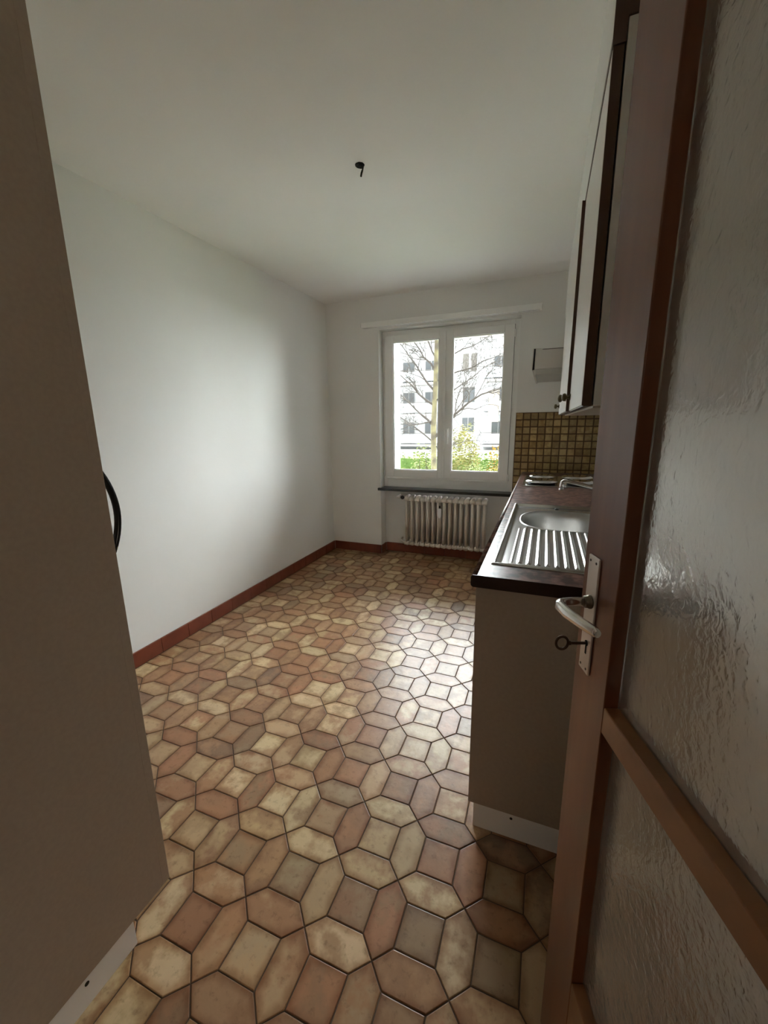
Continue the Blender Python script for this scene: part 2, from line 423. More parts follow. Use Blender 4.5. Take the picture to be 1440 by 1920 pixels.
def sash(x0,x1,gx0,gx1,z0,z1,gz0,gz1,y):
    s=wchild('sash',[(x0,gx0,y,y+.06,z0,z1),(gx1,x1,y,y+.06,z0,z1),(gx0,gx1,y,y+.06,z0,gz0),(gx0,gx1,y,y+.06,gz1,z1)],M['winwhite'],.004)
    # thin glazing bead and the pane
    b=.008
    wchild('glazing_bead',[(gx0,gx0+b,y+.012,y+.03,gz0,gz1),(gx1-b,gx1,y+.012,y+.03,gz0,gz1),(gx0+b,gx1-b,y+.012,y+.03,gz0,gz0+b),(gx0+b,gx1-b,y+.012,y+.03,gz1-b,gz1)],M['winwhite'],.001,s)
    p=wchild('pane',[(gx0+.001,gx1-.001,y+.03,y+.034,gz0+.001,gz1-.001)],M['glass'],0,s)
    return s
sL=sash(-1.500,-.9185,-1.413,-.962,.803,2.143,.875,2.083,WY-.03)
sR=sash(-.9165,-.306,-.833,-.386,.803,2.143,.875,2.083,WY-.03)
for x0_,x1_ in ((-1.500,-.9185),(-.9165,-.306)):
    q=.003; wchild('seal',[(x0_-q,x0_+.004,WY-.0068,WY-.0052,.803-q,2.143+q),(x1_-.004,x1_+q,WY-.0068,WY-.0052,.803-q,2.143+q),(x0_+.004,x1_-.004,WY-.0068,WY-.0052,2.139,2.143+q)],M['sealgrey'],0)  # thin dark strips imitate the shadow lines between sash and frame
# meeting strip on the right sash
wchild('meeting_strip',[(-.925,-.895,WY-.042,WY-.0305,.805,2.141)],M['winwhite'],.004)
# hinges
for (x,z) in ((-1.508,.84),(-1.508,2.09),(-.298,.83),(-.298,2.07)):
    m=MB(); m.tube([(x,WY-.033,z-.03),(x,WY-.033,z+.03)],.007,10); L=win.location
    m.v=[(a-L.x,b-L.y,c-L.z) for a,b,c in m.v]; m.build('hinge',M['winwhite'],win)
# handle
m=MB(); x=-.868; y=WY-.032
m.box(x-.014,x+.014,y-.020,y-.0105,1.20,1.28)
m.tube([(x,y-.018,1.255),(x,y-.045,1.255)],.008,12)
m.tube([(x,y-.045,1.272),(x,y-.050,1.22),(x,y-.050,1.135)],[.012,.012,.011],12,flat=.7)
L=win.location; m.v=[(a-L.x,b-L.y,c-L.z) for a,b,c in m.v]
o=m.build('window_handle',M['handlewhite'],win,.002); o['label']='white lever handle pointing down'
o=wchild('window_sill',[(NX0-.022,NX1,YB-.03,YB-.0005,WZ0+.004,WZ0+.029),(NX0+.001,NX1-.001,YB-.0005,WY+.02,WZ0+.001,WZ0+.029)],M['blackstone'],.003)
o['label']='thin black stone sill'
wchild('outer_sill',[(NX0+.001,NX1-.001,WY+.075,YB+WT+.03,WZ0+.001,WZ0+.02)],M['slab'],.003)

for xa,xb in ((NX0+.002,-1.437),(-.346,NX1-.002)): o=wchild('shutter_guide',[(xa,xb,YB+.27,YB+WT-.01,WZ0+.022,WZ1-.002)],M['guide'],.003)
# curtain board
m=MB(); m.box(-1.683,-.097,YB-.052,YB-.001,2.208,2.252)
M['railwhite']=pbr('bright_white_rail',(.92,.92,.90),.4); cr=m.build('curtain_rail',M['railwhite'],bevel=.003)
tag(cr,'long flat white curtain rail on the wall above the window','curtain rail')
m=MB(); m.box(-.097,-.094,YB-.050,YB-.003,2.214,2.246); o=m.build('end_cap',M['hoodband'],cr,.001)
m=MB(); m.box(-1.686,-1.683,YB-.050,YB-.003,2.214,2.246); o=m.build('end_cap',M['hoodband'],cr,.001)
m=MB()
for yy in (YB-.037,YB-.018): m.box(-1.67,-.11,yy-.001,yy+.001,2.2075,2.2082)
m.build('rail_slot',M['hole'],cr)

# ------------------------------------------------------------------ radiator
rad=empty('radiator',(-.865,3.79,0)); tag(rad,'cream column radiator in the niche under the window','radiator')
NS=15; X0,X1=-1.243,-.487; st=(X1-X0)/(NS-1); z0,z1=.125,.628
sec=None
for k in range(NS):
    x=X0+k*st+.865
    if sec is None:
        m=MB(); yf,yb=-.062,.045
        for yy,rc in ((yf,.0135),((yf+yb)/2,.010),(yb,.010)):
            m.tube([(0,yy,z0+.02),(0,yy,z1-.02)],[rc,rc],12,flat=1.0)
        m.lathe([(.012,-.026),(.021,-.022),(.021,.022),(.012,.026)],Matrix.Translation((0,yf+.004,z1-.026))@Matrix.Rotation(pi/2,4,'Y'),16)
        m.lathe([(.012,-.026),(.021,-.022),(.021,.022),(.012,.026)],Matrix.Translation((0,yf+.004,z0+.026))@Matrix.Rotation(pi/2,4,'Y'),16)
        for zz,sg in ((z1-.022,1),(z0+.022,-1)):
            m.tube([(0,yf,zz-sg*.02),(0,yf+.004,zz+sg*.006),(0,yf+.02,zz+sg*.012),(0,yb-.02,zz+sg*.012),(0,yb-.004,zz+sg*.006),(0,yb,zz-sg*.02)],[.0125,.019,.021,.021,.019,.0125],12,flat=.75)
        sec=m.build('radiator_section',M['radiator'],rad); sec.location=(x,0,0)
    else:
        c=sec.copy(); COL.objects.link(c); c.parent=rad; c.location=(x,0,0)
m=MB(); xv=X0+.865
m.tube([(xv-.02,-.03,z1-.02),(xv-.075,-.03,z1-.02)],.012,12); m.tube([(xv-.075,-.03,z1-.02),(xv-.105,-.03,z1-.02),(xv-.115,0,z1-.02),(xv-.115,.09,z1-.02)],.011,12)
m.build('valve_pipe',M['radiator'],rad)
m=MB(); m.tube([(xv-.06,-.03,z1-.02),(xv-.045,-.055,z1-.015),(xv-.03,-.085,z1-.01)],[.016,.020,.016],14)
o=m.build('valve_knob',M['blackplastic'],rad); o['label']='black valve knob'
m=MB(); m.tube([(xv-.02,-.03,z0+.02),(xv-.05,-.03,z0+.022),(xv-.075,.0,z0+.03),(xv-.085,.07,z0+.035)],.011,12)
m.build('return_pipe',M['radiator'],rad)
m=MB(); xx=-.902+.865
m.box(xx-.018,xx+.018,-.096,-.0755,.455,.53); m.prism([(xx-.016,.455),(xx+.016,.455),(xx+.008,.435),(xx-.008,.435)],'y',-.09,-.075)
mt=m.build('heat_meter',M['handlewhite'],rad,.002); mt['label']='small white heat meter clipped to the front'
m=MB(); m.box(xx-.008,xx+.008,-.086,-.078,.532,.557); m.build('meter_clip',M['blackplastic'],mt,.001)

# ------------------------------------------------------------------ mosaic backsplash
polys=[]; TS=.0605; rng=random.Random(5)
u0,z0,u1,z1=-.253,.70,XR,1.408
nu=int((u1-u0)/TS)+1; nz=int((z1-z0)/TS)+1
MC=[((.40,.28,.12),(.30,.19,.07)),((.34,.235,.10),(.26,.17,.07)),((.46,.34,.16),(.34,.23,.10)),((.28,.19,.08),(.36,.26,.13))]
for a in range(nu):
    for b in range(nz):
        x0=u0+a*TS; zz=z1-(b+1)*TS
        pp=clip([(x0,zz),(x0+TS,zz),(x0+TS,zz+TS),(x0,zz+TS)],u0,u1,z0,z1)
        if not pp: continue
        c,d=rng.choice(MC); f=rng.uniform(.85,1.15)
        polys.append((pp,tuple(t*f for t in c),tuple(t*f for t in d),rng.random()))
base=([(u0,z0,-.003),(u1,z0,-.003),(u1,z1,-.003),(u0,z1,-.003),(u0,z0,-.008),(u1,z0,-.008),(u1,z1,-.008),(u0,z1,-.008)],
      [(0,1,2,3),(0,4,5,1),(1,5,6,2),(2,6,7,3),(3,7,4,0)])
M['mgrout']=pbr('dark_brown_grout',(.075,.045,.022),.9)
bs=tile_mesh('tile_backsplash',polys,M['mosaic'],M['mgrout'],0.0,base,.006,.0028,T=lambda u,w,t:(u,YB-.009-t,w),h=.0015)
tag(bs,'backsplash of small square ochre mosaic tiles on the wall behind the hob','backsplash')
m=MB(); m.box(u0,u1,YB-.009,YB-.001,z1,z1+.006); m.build('edge_strip',M['white'],bs)
m=MB(); m.box(u0-.004,u0,YB-.010,YB-.001,z0,z1+.006); m.build('edge_strip',M['white'],bs)

# ------------------------------------------------------------------ base cabinets
CY0=1.133; CY1=YB-.012; XF=-.163; WZ=.862; PZ=.094
def base_cabinet(y0,y1,label,doors,screw=False):
    t=empty('base_cabinet',(XF,y0,0)); tag(t,label,'kitchen cabinet','base cabinets of the kitchen run')
    D=XR-XF-.004; w=y1-y0
    def bx(n,b,mt,par=t,bv=.0015):
        return boxobj(n,b,mt,par,bv)
    bx('side_panel',(.0,D,0,.018,PZ,WZ),M['melamine'])
    bx('side_panel',(.021,D,w-.018,w-.001,PZ,WZ),M['melamine'])
    bx('back_panel',(D-.012,D,.018,w-.018,PZ,WZ),M['melamine'])
    bx('bottom_panel',(.021,D-.012,.018,w-.018,PZ,PZ+.018),M['melamine'])
    p=bx('plinth',(.018,D,.0015,w-.001,0,PZ),M['plinth'])
    if screw:
        m=MB(); m.lathe([(.0045,0),(.0045,.001)],Matrix.Translation((.139,.0015,.078))@Matrix.Rotation(pi/2,4,'X'),12)
        m.build('screw',M['darkmetal'],p)
    n=doors; dw=(w-.018)/n
    for k in range(n):
        d=bx('door',(0,.019,.0185+k*dw,.0155+(k+1)*dw,PZ+.004,WZ-.004),M['cabfront'])
        m=MB(); yy=.018+(k+.88)*dw if k%2==0 else .018+(k+.12)*dw
        m.lathe([(.006,0),(.006,.012),(.014,.018),(.014,.026),(.008,.03)],Matrix.Translation((0,yy,WZ-.09))@Matrix.Rotation(-pi/2,4,'Y'),16)
        m.build('knob',M['bronze'],d)
    return t
base_cabinet(CY0,1.745,'beige base cabinet with white plinth, the one under the ribbed draining board',1,True)
base_cabinet(1.747,2.88,'beige base cabinet under the sink bowl, between the end cabinet and the hob',2)
base_cabinet(2.882,CY1,'beige base cabinet under the hob against the window wall',1)

# worktop
SX0,SX1,SY0,SY1=-.134,.335,1.238,2.25     # sink outline
HX0,HX1,HY0,HY1=-.133,.345,2.89,3.46    # hob outline
wx0=-.178; tz0,tz1=.8625,.900
m=MB()
cut=[(SX0+.012,SX1-.012,SY0+.012,SY1-.012)]
cx0,cx1,cy0,cy1=cut[0]
a=wx0+.018
for b in ((a,XR-.003,CY0-.004,cy0),(a,XR-.003,cy1,CY1),(a,cx0,cy0,cy1),(cx1,XR-.003,cy0,cy1)): m.box(*b,tz0,tz1)
wt=m.build('worktop',M['worktop']); tag(wt,'dark red-brown mottled laminate worktop with a rounded front edge','worktop')
# rounded nose along the front, same laminate
m=MB(); r=.009; prof=[(a,tz0),(a,tz1)]
prof=[(a,tz1)]+[(wx0+r-r*sin(t),tz1-r+r*cos(t)) for t in [k*pi/12 for k in range(7)]]+[(wx0+r-r*cos(t),tz0+r-r*sin(t)) for t in [k*pi/12 for k in range(7)]]+[(a,tz0)]
m.prism(prof,'y',CY0-.004,CY1); o=m.build('front_edge',M['worktop'],wt)
for p in o.data.polygons: p.use_smooth=len(p.vertices)==4
m=MB(); m.prism(prof[:-1]+[(a,tz0),(XR-.003,tz0),(XR-.003,tz1)],'y',CY0-.0052,CY0-.0041)
o=m.build('end_strip',M['worktopedge'],wt); o['label']='almost black end strip'

# ------------------------------------------------------------------ sink
sk=empty('sink',(SX0,SY0,tz1)); tag(sk,'stainless steel inset sink with ribbed draining board','sink')
SW,SL=SX1-SX0,SY1-SY0
BCX,BCY,BRX,BRY=.245,.710,.195,.195   # bowl centre and half sizes in the sink's own frame
def sinside(x,y,g=0):
    return (abs((x-BCX)/(BRX+g))**2.6+abs((y-BCY)/(BRY+g))**2.6)<1
def sz(x,y):
    d=min(x,SW-x,y,SL-y)
    top=.0045
    if d<.010: z=top*min(1,d/.004)
    elif d<.026: t=(d-.010)/.016; z=top-(.012)*(t*t*(3-2*t))
    else: z=top-.012
    # ribs on the near half
    if .05<y<.53 and .055<x<SW-.05:
        ph=((x-.066)/.0283)%1.0; rr=max(0,cos((ph-.5)*2*pi)*.5+.5)
        f=min(1,(y-.05)/.012)*min(1,(.53-y)/.03)
        # the rib ends follow the curve of the bowl
        z+=.0050*max(0,(rr-.62)/.38)*max(0,f)
        z-=.0035*(1-y/.53)*0
    return z
m=MB(); m.smooth=True
nx,ny=150,250; idx={}
xs=[SW*i/nx for i in range(nx+1)]; ys=[SL*j/ny for j in range(ny+1)]
for j,y in enumerate(ys):
    for i,x in enumerate(xs):
        m.v.append((x,y,sz(x,y)+.0005))
for j in range(ny):
    for i in range(nx):
        cxx,cyy=(xs[i]+xs[i+1])/2,(ys[j]+ys[j+1])/2
        if sinside(cxx,cyy,-.001): continue
        a0=j*(nx+1)+i
        m.f.append((a0,a0+1,a0+nx+2,a0+nx+1)); m.mi.append(0); m.sm.append(True)
m.build('draining_board',M['steel'],sk,fixn=False)
def srng(rx,ry,z,n=64):
    out=[]
    for k in range(n):
        t=2*pi*k/n; c,s=cos(t),sin(t)
        out.append(Vector((BCX+rx*math.copysign(abs(c)**(2/2.6),c),BCY+ry*math.copysign(abs(s)**(2/2.6),s),z)))
    return out
m=MB(); zr=-.0070
prof=[(.006,zr-.001),(.004,zr+.0015),(.0,zr+.002),(-.004,zr),(-.008,zr-.008),(-.012,zr-.05),(-.016,zr-.12),(-.024,zr-.140),(-.045,zr-.150),(-.10,zr-.154),(-.16,zr-.158)]
m.rings([srng(BRX+g,BRY+g,z) for g,z in prof],True,False)
bw=m.build('bowl',M['steel_basin'],sk,fixn=False)
m=MB(); m.lathe([(.045,zr-.1585),(.043,zr-.1555),(.030,zr-.157),(.028,zr-.165),(.001,zr-.165)],Matrix.Translation((BCX,BCY,0)),24); m.build('drain',M['chrome'],sk)
m=MB(); m.lathe([(.010,zr+.0),(.010,zr+.004),(.004,zr+.0045)],Matrix.Translation((.21,SL-.045,0)),16); m.build('plug_control',M['darkmetal'],sk)
# tap
fx,fy=.372,1.93
fc=empty('faucet',(fx,fy,tz1)); tag(fc,'chrome tap with a long swivel spout over the sink bowl','tap')
m=MB(); m.lathe([(.026,0),(.026,.006),(.020,.012),(.019,.085),(.022,.09),(.022,.125),(.016,.135)],None,20); m.build('tap_body',M['chrome'],fc)
m=MB(); m.tube([(0,0,.11),(-.06,.012,.125),(-.16,.028,.147),(-.262,.045,.170),(-.279,.048,.172),(-.289,.05,.166),(-.291,.05,.150),(-.291,.05,.130)],[.009,.009,.009,.009,.009,.009,.010,.011],14); m.build('spout',M['chrome'],fc)
m=MB(); m.tube([(0,0,.132),(0,-.02,.15),(0,-.085,.165)],[.010,.008,.007],12,flat=.7); m.build('tap_lever',M['chrome'],fc)

# ------------------------------------------------------------------ hob
hb=empty('hob',(HX0,HY0,tz1+.0005)); tag(hb,'stainless steel hob with four covered hotplates set in the far worktop','hob')
HW,HL=HX1-HX0,HY1-HY0
m=MB(); m.prism([(0,0),(HW,0),(HW,HL),(0,HL)],'z',0,.006); m.box(.02,HW-.02,.02,HL-.02,.006,.0075); m.build('hob_frame',M['steel'],hb,.002)
plates=((.125,.145,.098),(.125,.42,.085),(.365,.145,.085),(.365,.42,.098))
pl=None
for px,py,r in plates:
    m=MB(); m.lathe([(.09,.0),(.09,.009),(.08,.011),(.02,.0105)],None,32); q=m.build('hotplate',M['hotplate'],hb); q.location=(px,py,.0075); q.scale=(r/.1,r/.1,1)
    m=MB(); m.lathe([(.108,.000),(.110,.002),(.106,.006),(.095,.013),(.085,.0155),(.04,.018),(.012,.0185)],None,40); c=m.build('hotplate_cover',M['chrome'],hb); c.location=(px,py,.019); c.scale=(r/.1,r/.1,1)
m=MB()
for k in range(4): m.lathe([(.016,0),(.015,.014),(.004,.016)],Matrix.Translation((HW-.03,.09+k*.11,.0075)),14)

# ------------------------------------------------------------------ wall cabinets
UX=.077; UZ0,UZ1=1.372,2.105; UY0=1.15
def wall_cabinet(y0,y1,label,ndoor,knobs,proud=0,ztop=UZ1):
    t=empty('wall_cabinet',(UX,y0,UZ0)); tag(t,label,'kitchen cabinet','wall cabinets above the worktop')
    D=XR-UX-.003; w=y1-y0; h=ztop-UZ0
    boxobj('carcass',(.026,D,.001,w-.001,0,h+.045),M['cabfront'],t,.0015)
    boxobj('bottom_panel',(.026,D-.012,.002,w-.002,-.006,-.0002),M['melamine'],t)
    dw=w/ndoor; p=-proud
    for k in range(ndoor):
        a,b=k*dw+.001,(k+1)*dw-.001
        d=boxobj('door',(p,p+.004,a+.003,b-.003,.002,h-.003),M['cabfront'],t,.001)
        m=MB(); m.box(p+.0041,.022,a,b,-.001,h); m.box(p+.001,p+.0045,a,b,h-.0028,h+.001)
        m.box(p+.001,p+.0045,a,a+.0028,0,h-.003); m.box(p+.001,p+.0045,b-.0028,b,0,h-.003)
        m.build('edge_band',M['brownwood'],d)
        ky=a+.035 if knobs[k]=='n' else b-.045
        m=MB(); m.lathe([(.012,0),(.012,.003),(.005,.005),(.005,.012),(.013,.016),(.0155,.021),(.013,.028),(.004,.031)],Matrix.Translation((p,ky,.052))@Matrix.Rotation(-pi/2,4,'Y'),18)
        m.build('knob',M['bronze'],d)
    return t
wall_cabinet(UY0,1.80,'cream wall cabinet with brown edges, the nearest of the upper row',1,'f')
wall_cabinet(1.802,2.34,'cream wall cabinet with brown edges, middle of the upper row',1,'n',.012)
wall_cabinet(2.342,2.885,'cream wall cabinet next to the range hood, farthest of the upper row',1,'f',.012)
m=MB(); m.box(UX+.002,UX+.02,UY0+.014,YB,UZ1+.0245,H-.001); m.box(UX+.02,XR,2.89,YB,UZ1+.0245,UZ1+.042)
struct(m.build('trim_1',M['wall']))
m=MB(); m.box(UX-.001,XR,UY0-.001,UY0+.013,UZ1+.046,H-.001); m.box(UX-.001,UX+.025,UY0-.001,UY0+.013,UZ1+.002,UZ1+.046)
m.box(UX-.001,UX+.02,UY0+.0135,2.887,UZ1+.002,UZ1+.024); struct(m.build('trim_2',M['brownwood']))

# ------------------------------------------------------------------ range hood
hy=2.93
hd=empty('range_hood',(-.112,hy,1.63)); tag(hd,'small white range hood with a black front edge above the hob','range hood')
D=XR+.112-.003
m=MB(); m.prism([(.012,.035),(D,.035),(D,.158),(.05,.158),(.04,.162),(.012,.162)],'y',0,.58); m.build('hood_body',M['hood'],hd,.002)
m=MB(); m.prism([(.02,.0),(D,.0),(D,.034),(.02,.034)],'y',.003,.577); m.build('hood_band',M['hoodband'],hd,.001)
m=MB(); m.prism([(.010,-.008),(.022,-.008),(.022,.034),(.004,.034)],'y',-.002,.582); m.build('hood_lip',M['hood'],hd,.001)
m=MB(); m.prism([(.0,.030),(.012,.030),(.0135,.160),(.004,.160)],'y',-.0025,.5825); o=m.build('front_strip',M['blackplastic'],hd,.001)
m=MB(); m.prism([(-.005,.036),(.0,.030),(.004,.162),(-.002,.162)],'y',-.0025,.5825); m.build('front_panel',M['hood'],hd)
m=MB(); m.box(.055,D-.02,-.0015,-.0001,.152,.155); m.build('vent_slot',M['darkmetal'],hd)

# ------------------------------------------------------------------ tall cabinet near left
TX=-.916; TY0,TY1=YF+.003,.606
tc_=empty('tall_cabinet',(TX,TY0,0)); tag(tc_,'tall beige cabinet close to the viewer, its plain side filling the left','cabinet')
W=.60; L=TY1-TY0; TP=.080
boxobj('carcass',(-W,0,0,L-.0218,TP,2.36),M['melamine'],tc_,0)
d=boxobj('door',(-W,0,L-.0216,L,TP,2.36),M['melamine'],tc_,.0008)
p=boxobj('plinth',(-W+.002,-.002,.001,L-.110,0,TP-.0005),M['plinth'],tc_,.001); p['label']='white plinth set back under the side'
m=MB(); m.lathe([(.005,0),(.005,.0015)],Matrix.Translation((-.002,.376-TY0,.062))@Matrix.Rotation(pi/2,4,'Y'),12); m.build('screw',M['darkmetal'],p)
m=MB(); pts=[];rad_=[]
for k in range(17):
    t=k/16; z=1.032+t*(1.250-1.032); bow=sin(pi*t)**.75*.036
    pts.append((-.028,L+bow,z)); rad_.append(.0065 if 0<k<16 else .005)
m.tube(pts,rad_,12,flat=1.5,up=(0,1,0))
for z in (1.038,1.244): m.tube([(-.028,L-.001,z),(-.028,L+.010,z)],.008,12)
o=m.build('handle',M['blackplastic'],d); o['label']='black bow handle'

# ------------------------------------------------------------------ ceiling wire
ch=empty('ceiling_outlet',(-.862,1.93,H)); tag(ch,'dark lamp outlet hole with a dangling wire in the ceiling','ceiling outlet')
m=MB(); m.lathe([(.020,-.0035),(.0215,-.001),(.0215,-.0002)],None,20); 
rr=random.Random(2); m.v=[(x*(1+rr.uniform(-.08,.08)),y*(1+rr.uniform(-.08,.08)),z) for x,y,z in m.v]; m.build('outlet_hole',M['hole'],ch)
m=MB(); m.tube([(.0,.0,-.002),(.012,-.006,-.012),(.022,-.012,-.02),(.020,-.016,-.035)],.0032,8); m.tube([(.020,-.016,-.033),(.016,-.018,-.045),(.014,-.02,-.058)],.0042,8); m.build('wire',M['darkmetal'],ch)
m=MB(); m.tube([(-.006,.004,-.002),(.002,-.002,-.014),(.010,.002,-.014),(.016,.006,-.006)],.003,8); m.build('hook',M['darkmetal'],ch)

# ------------------------------------------------------------------ glazed door
th=R(19.0)
# local frame: +x from the latch edge towards the hinge, +y into the thickness (away from the viewer side)
door=struct(empty('door_1',(.0747,.7244,0),0)); 
door.rotation_euler=(0,0,-(pi/2-th))
DW,DT,DH=.80,.040,2.02
def db(n,boxes,mt,par=door,bv=.002):
    m=MB()
    for b in boxes: m.box(*b)
    return m.build(n,mt,par,bv)
ST=.107
db('stile',[(0,ST,0,DT,.008,DH)],M['doorwood']); db('stile',[(DW-ST,DW,0,DT,.008,DH)],M['doorwood'])
db('rail',[(ST,DW-ST,0,DT,DH-.11,DH)],M['doorrail']); db('rail',[(ST,DW-ST,0,DT,.008,.325)],M['doorrail'])
db('rail',[(ST,DW-ST,0.0,DT,.862,.906)],M['doorrail'])
g1=db('glass_pane',[(ST,DW-ST,.021,.027,.906,DH-.11)],M['doorglass'],bv=0)
g2=db('glass_pane',[(ST,DW-ST,.021,.027,.325,.862)],M['doorglass'],bv=0)
g1['label']='upper hammered obscure glass'; g2['label']='lower hammered obscure glass'
m=MB(); m.box(.021,.056,-.004,0,.924,1.126); bp=m.build('handle_plate',M['alu'],door,.0025); bp['label']='long pale aluminium plate'
m=MB()
for (sx,szz) in ((.029,1.117),(.048,1.117),(.029,.933),(.048,.933)): m.lathe([(.0022,.0),(.0022,.0006)],Matrix.Translation((sx,-.004,szz))@Matrix.Rotation(pi/2,4,'X'),10)
m.build('plate_screw',M['darkmetal'],bp)
m=MB(); m.lathe([(.005,0),(.005,.0007)],Matrix.Translation((.042,-.004,.977))@Matrix.Rotation(pi/2,4,'X'),14); m.box(.040,.044,-.0047,-.004,.958,.975); m.build('keyhole',M['hole'],bp)
hz=1.05; nx_=.041
m=MB(); m.lathe([(.0115,0),(.0115,.003),(.0098,.004),(.0098,.009),(.0085,.0105)],Matrix.Translation((nx_,-.004,hz))@Matrix.Rotation(pi/2,4,'X'),20); m.build('collar',M['collar'],bp)
m=MB(); m.tube([(nx_,-.010,hz),(nx_,-.036,hz),(nx_+.001,-.046,hz-.001),(nx_+.006,-.054,hz-.001),(nx_+.016,-.058,hz-.001),(nx_+.040,-.056,hz-.001),(nx_+.070,-.048,hz-.001),(nx_+.095,-.040,hz-.001),(nx_+.102,-.039,hz-.001)],[.0075,.0075,.008,.0085,.009,.0088,.0085,.008,.0055],16,flat=.85)
o=m.build('lever_handle',M['alulever'],door); o['label']='polished aluminium lever'
# door lining in the wall opening
fr=struct(empty('door_frame',(0,0,0))) if False else None
m=MB(); m.box(DX0+.001,DX0+.03,YF-.125,YF+.005,0,2.05); m.box(DX1-.0,DX1-.0+.0,YF,YF,0,0) if False else None
m.box(DX0+.001,DX1-.001,YF-.125,YF+.005,2.03,2.0595)
m.box(DX1-.024,DX1-.001,YF-.125,YF-.07,0,2.03)
struct(m.build('trim_3',M['doorwood'],bevel=.002))
# key in the lock
ky=empty('key',(0,0,0)); tag(ky,'old brown ring-headed key in the keyhole of the glazed door','key')
ky.location=door.matrix_basis@Vector((.042,-.0045,.977)) if False else (Matrix.Translation((.0747,.7244,0))@Matrix.Rotation(-(pi/2-th),4,'Z'))@Vector((.042,-.0055,.977))
ky.rotation_euler=door.rotation_euler
m=MB(); m.tube([(0,0.0,0),(0,-.028,0)],.0026,12); m.lathe([(.0038,0),(.0038,.003)],Matrix.Translation((0,-.024,0))@Matrix.Rotation(pi/2,4,'X'),12)
m.build('shank',M['iron'],ky)
m=MB(); n=24; ring=[(0,-.038+.0098*cos(2*pi*k/n)*-1,.0115*sin(2*pi*k/n)) for k in range(n+1)]
m.tube([(.0035*sin(2*pi*k/n)*0+x,y,z) for k,(x,y,z) in enumerate(ring)],.0023,10,caps=False); o=m.build('bow',M['iron'],ky); o['label']='round open head of the key'

# ------------------------------------------------------------------ outside
GZ=-1.25
struct(boxobj('ground',(-60,40,YB+WT+.01,70,GZ-.3,GZ),M['paving']))
struct(boxobj('lawn',(-20,14,8.2,17,GZ,GZ+.03),M['grass']))
FYY=40.0
ab=empty('apartment_building',(-8,FYY,GZ)); tag(ab,'white apartment block with balconies across the garden, seen through the window','building')
def ab_(n,boxes,mt,par=ab,bv=0):
    m=MB()
    for b in boxes: m.box(b[0]+8,b[1]+8,b[2]-FYY,b[3]-FYY,b[4]-GZ,b[5]-GZ)
    return m.build(n,mt,par,bv)
ab_('wall',[(-34,14,FYY,FYY+10,GZ,8.75)],M['facade'])
ab_('eaves',[(-34.4,14.4,FYY-.7,FYY+10,8.75,9.0)],M['slab'])
m=MB(); m.prism([(-.8,9.0-GZ),(10.4,9.0-GZ),(4.8,12.4-GZ)],'x',-26.4,22.4); m.build('roof',M['roof'],ab)
def fwin(x0,x1,z0,z1,shut=False):
    f=ab_('window',[(x0,x1,FYY-.06,FYY-.001,z0,z1)],M['slab'] if not shut else M['shutter'])
    if not shut:
        ab_('pane',[(x0+.07,(x0+x1)/2-.03,FYY-.075,FYY-.061,z0+.07,z1-.07),((x0+x1)/2+.03,x1-.07,FYY-.075,FYY-.061,z0+.07,z1-.07)],M['winglassdark'],f)
    return f
fwin(-7.72,-7.17,6.0,7.55,True); fwin(-6.93,-6.42,6.0,7.55,True)
for z in (3.1,.3): fwin(-7.7,-6.45,z,z+1.5)
for x in (-26,-22.5,-19): 
    for z in (6.0,3.1,.3): fwin(x,x+1.3,z,z+1.5)
for x in (2.5,6,9.5):
    for z in (6.0,3.1,.3): fwin(x,x+1.3,z,z+1.5)
# balconies: left stack and right stack
for (x0,x1) in ((-16.8,-9.4),(-5.6,1.2)):
    for zf in (5.05,2.15,-.75):
        b=ab_('balcony',[(x0,x1,FYY-1.5,FYY-.001,zf-.2,zf)],M['slab'])
        ab_('parapet',[(x0,x1,FYY-1.55,FYY-1.47,zf+.12,zf+1.0),(x0,x0+.08,FYY-1.47,FYY-.001,zf+.12,zf+1.0),(x1-.08,x1,FYY-1.47,FYY-.001,zf+.12,zf+1.0)],M['facade2'],b)
        ab_('railing',[(x0,x1,FYY-1.54,FYY-1.48,zf+1.06,zf+1.1)]+[(x,x+.05,FYY-1.53,FYY-1.49,zf,zf+1.06) for x in [x0+k*(x1-x0-.05)/5 for k in range(6)]],M['shutter'],b)
        xs_=[x0+.7,x0+3.1,x1-2.0]
        for x in xs_: fwin(x,x+1.3,zf+.05,zf+2.15)
ab_('awning',[(-5.0,-4.1,FYY-1.75,FYY-1.6,1.3,4.1)],M['beigepanel'])
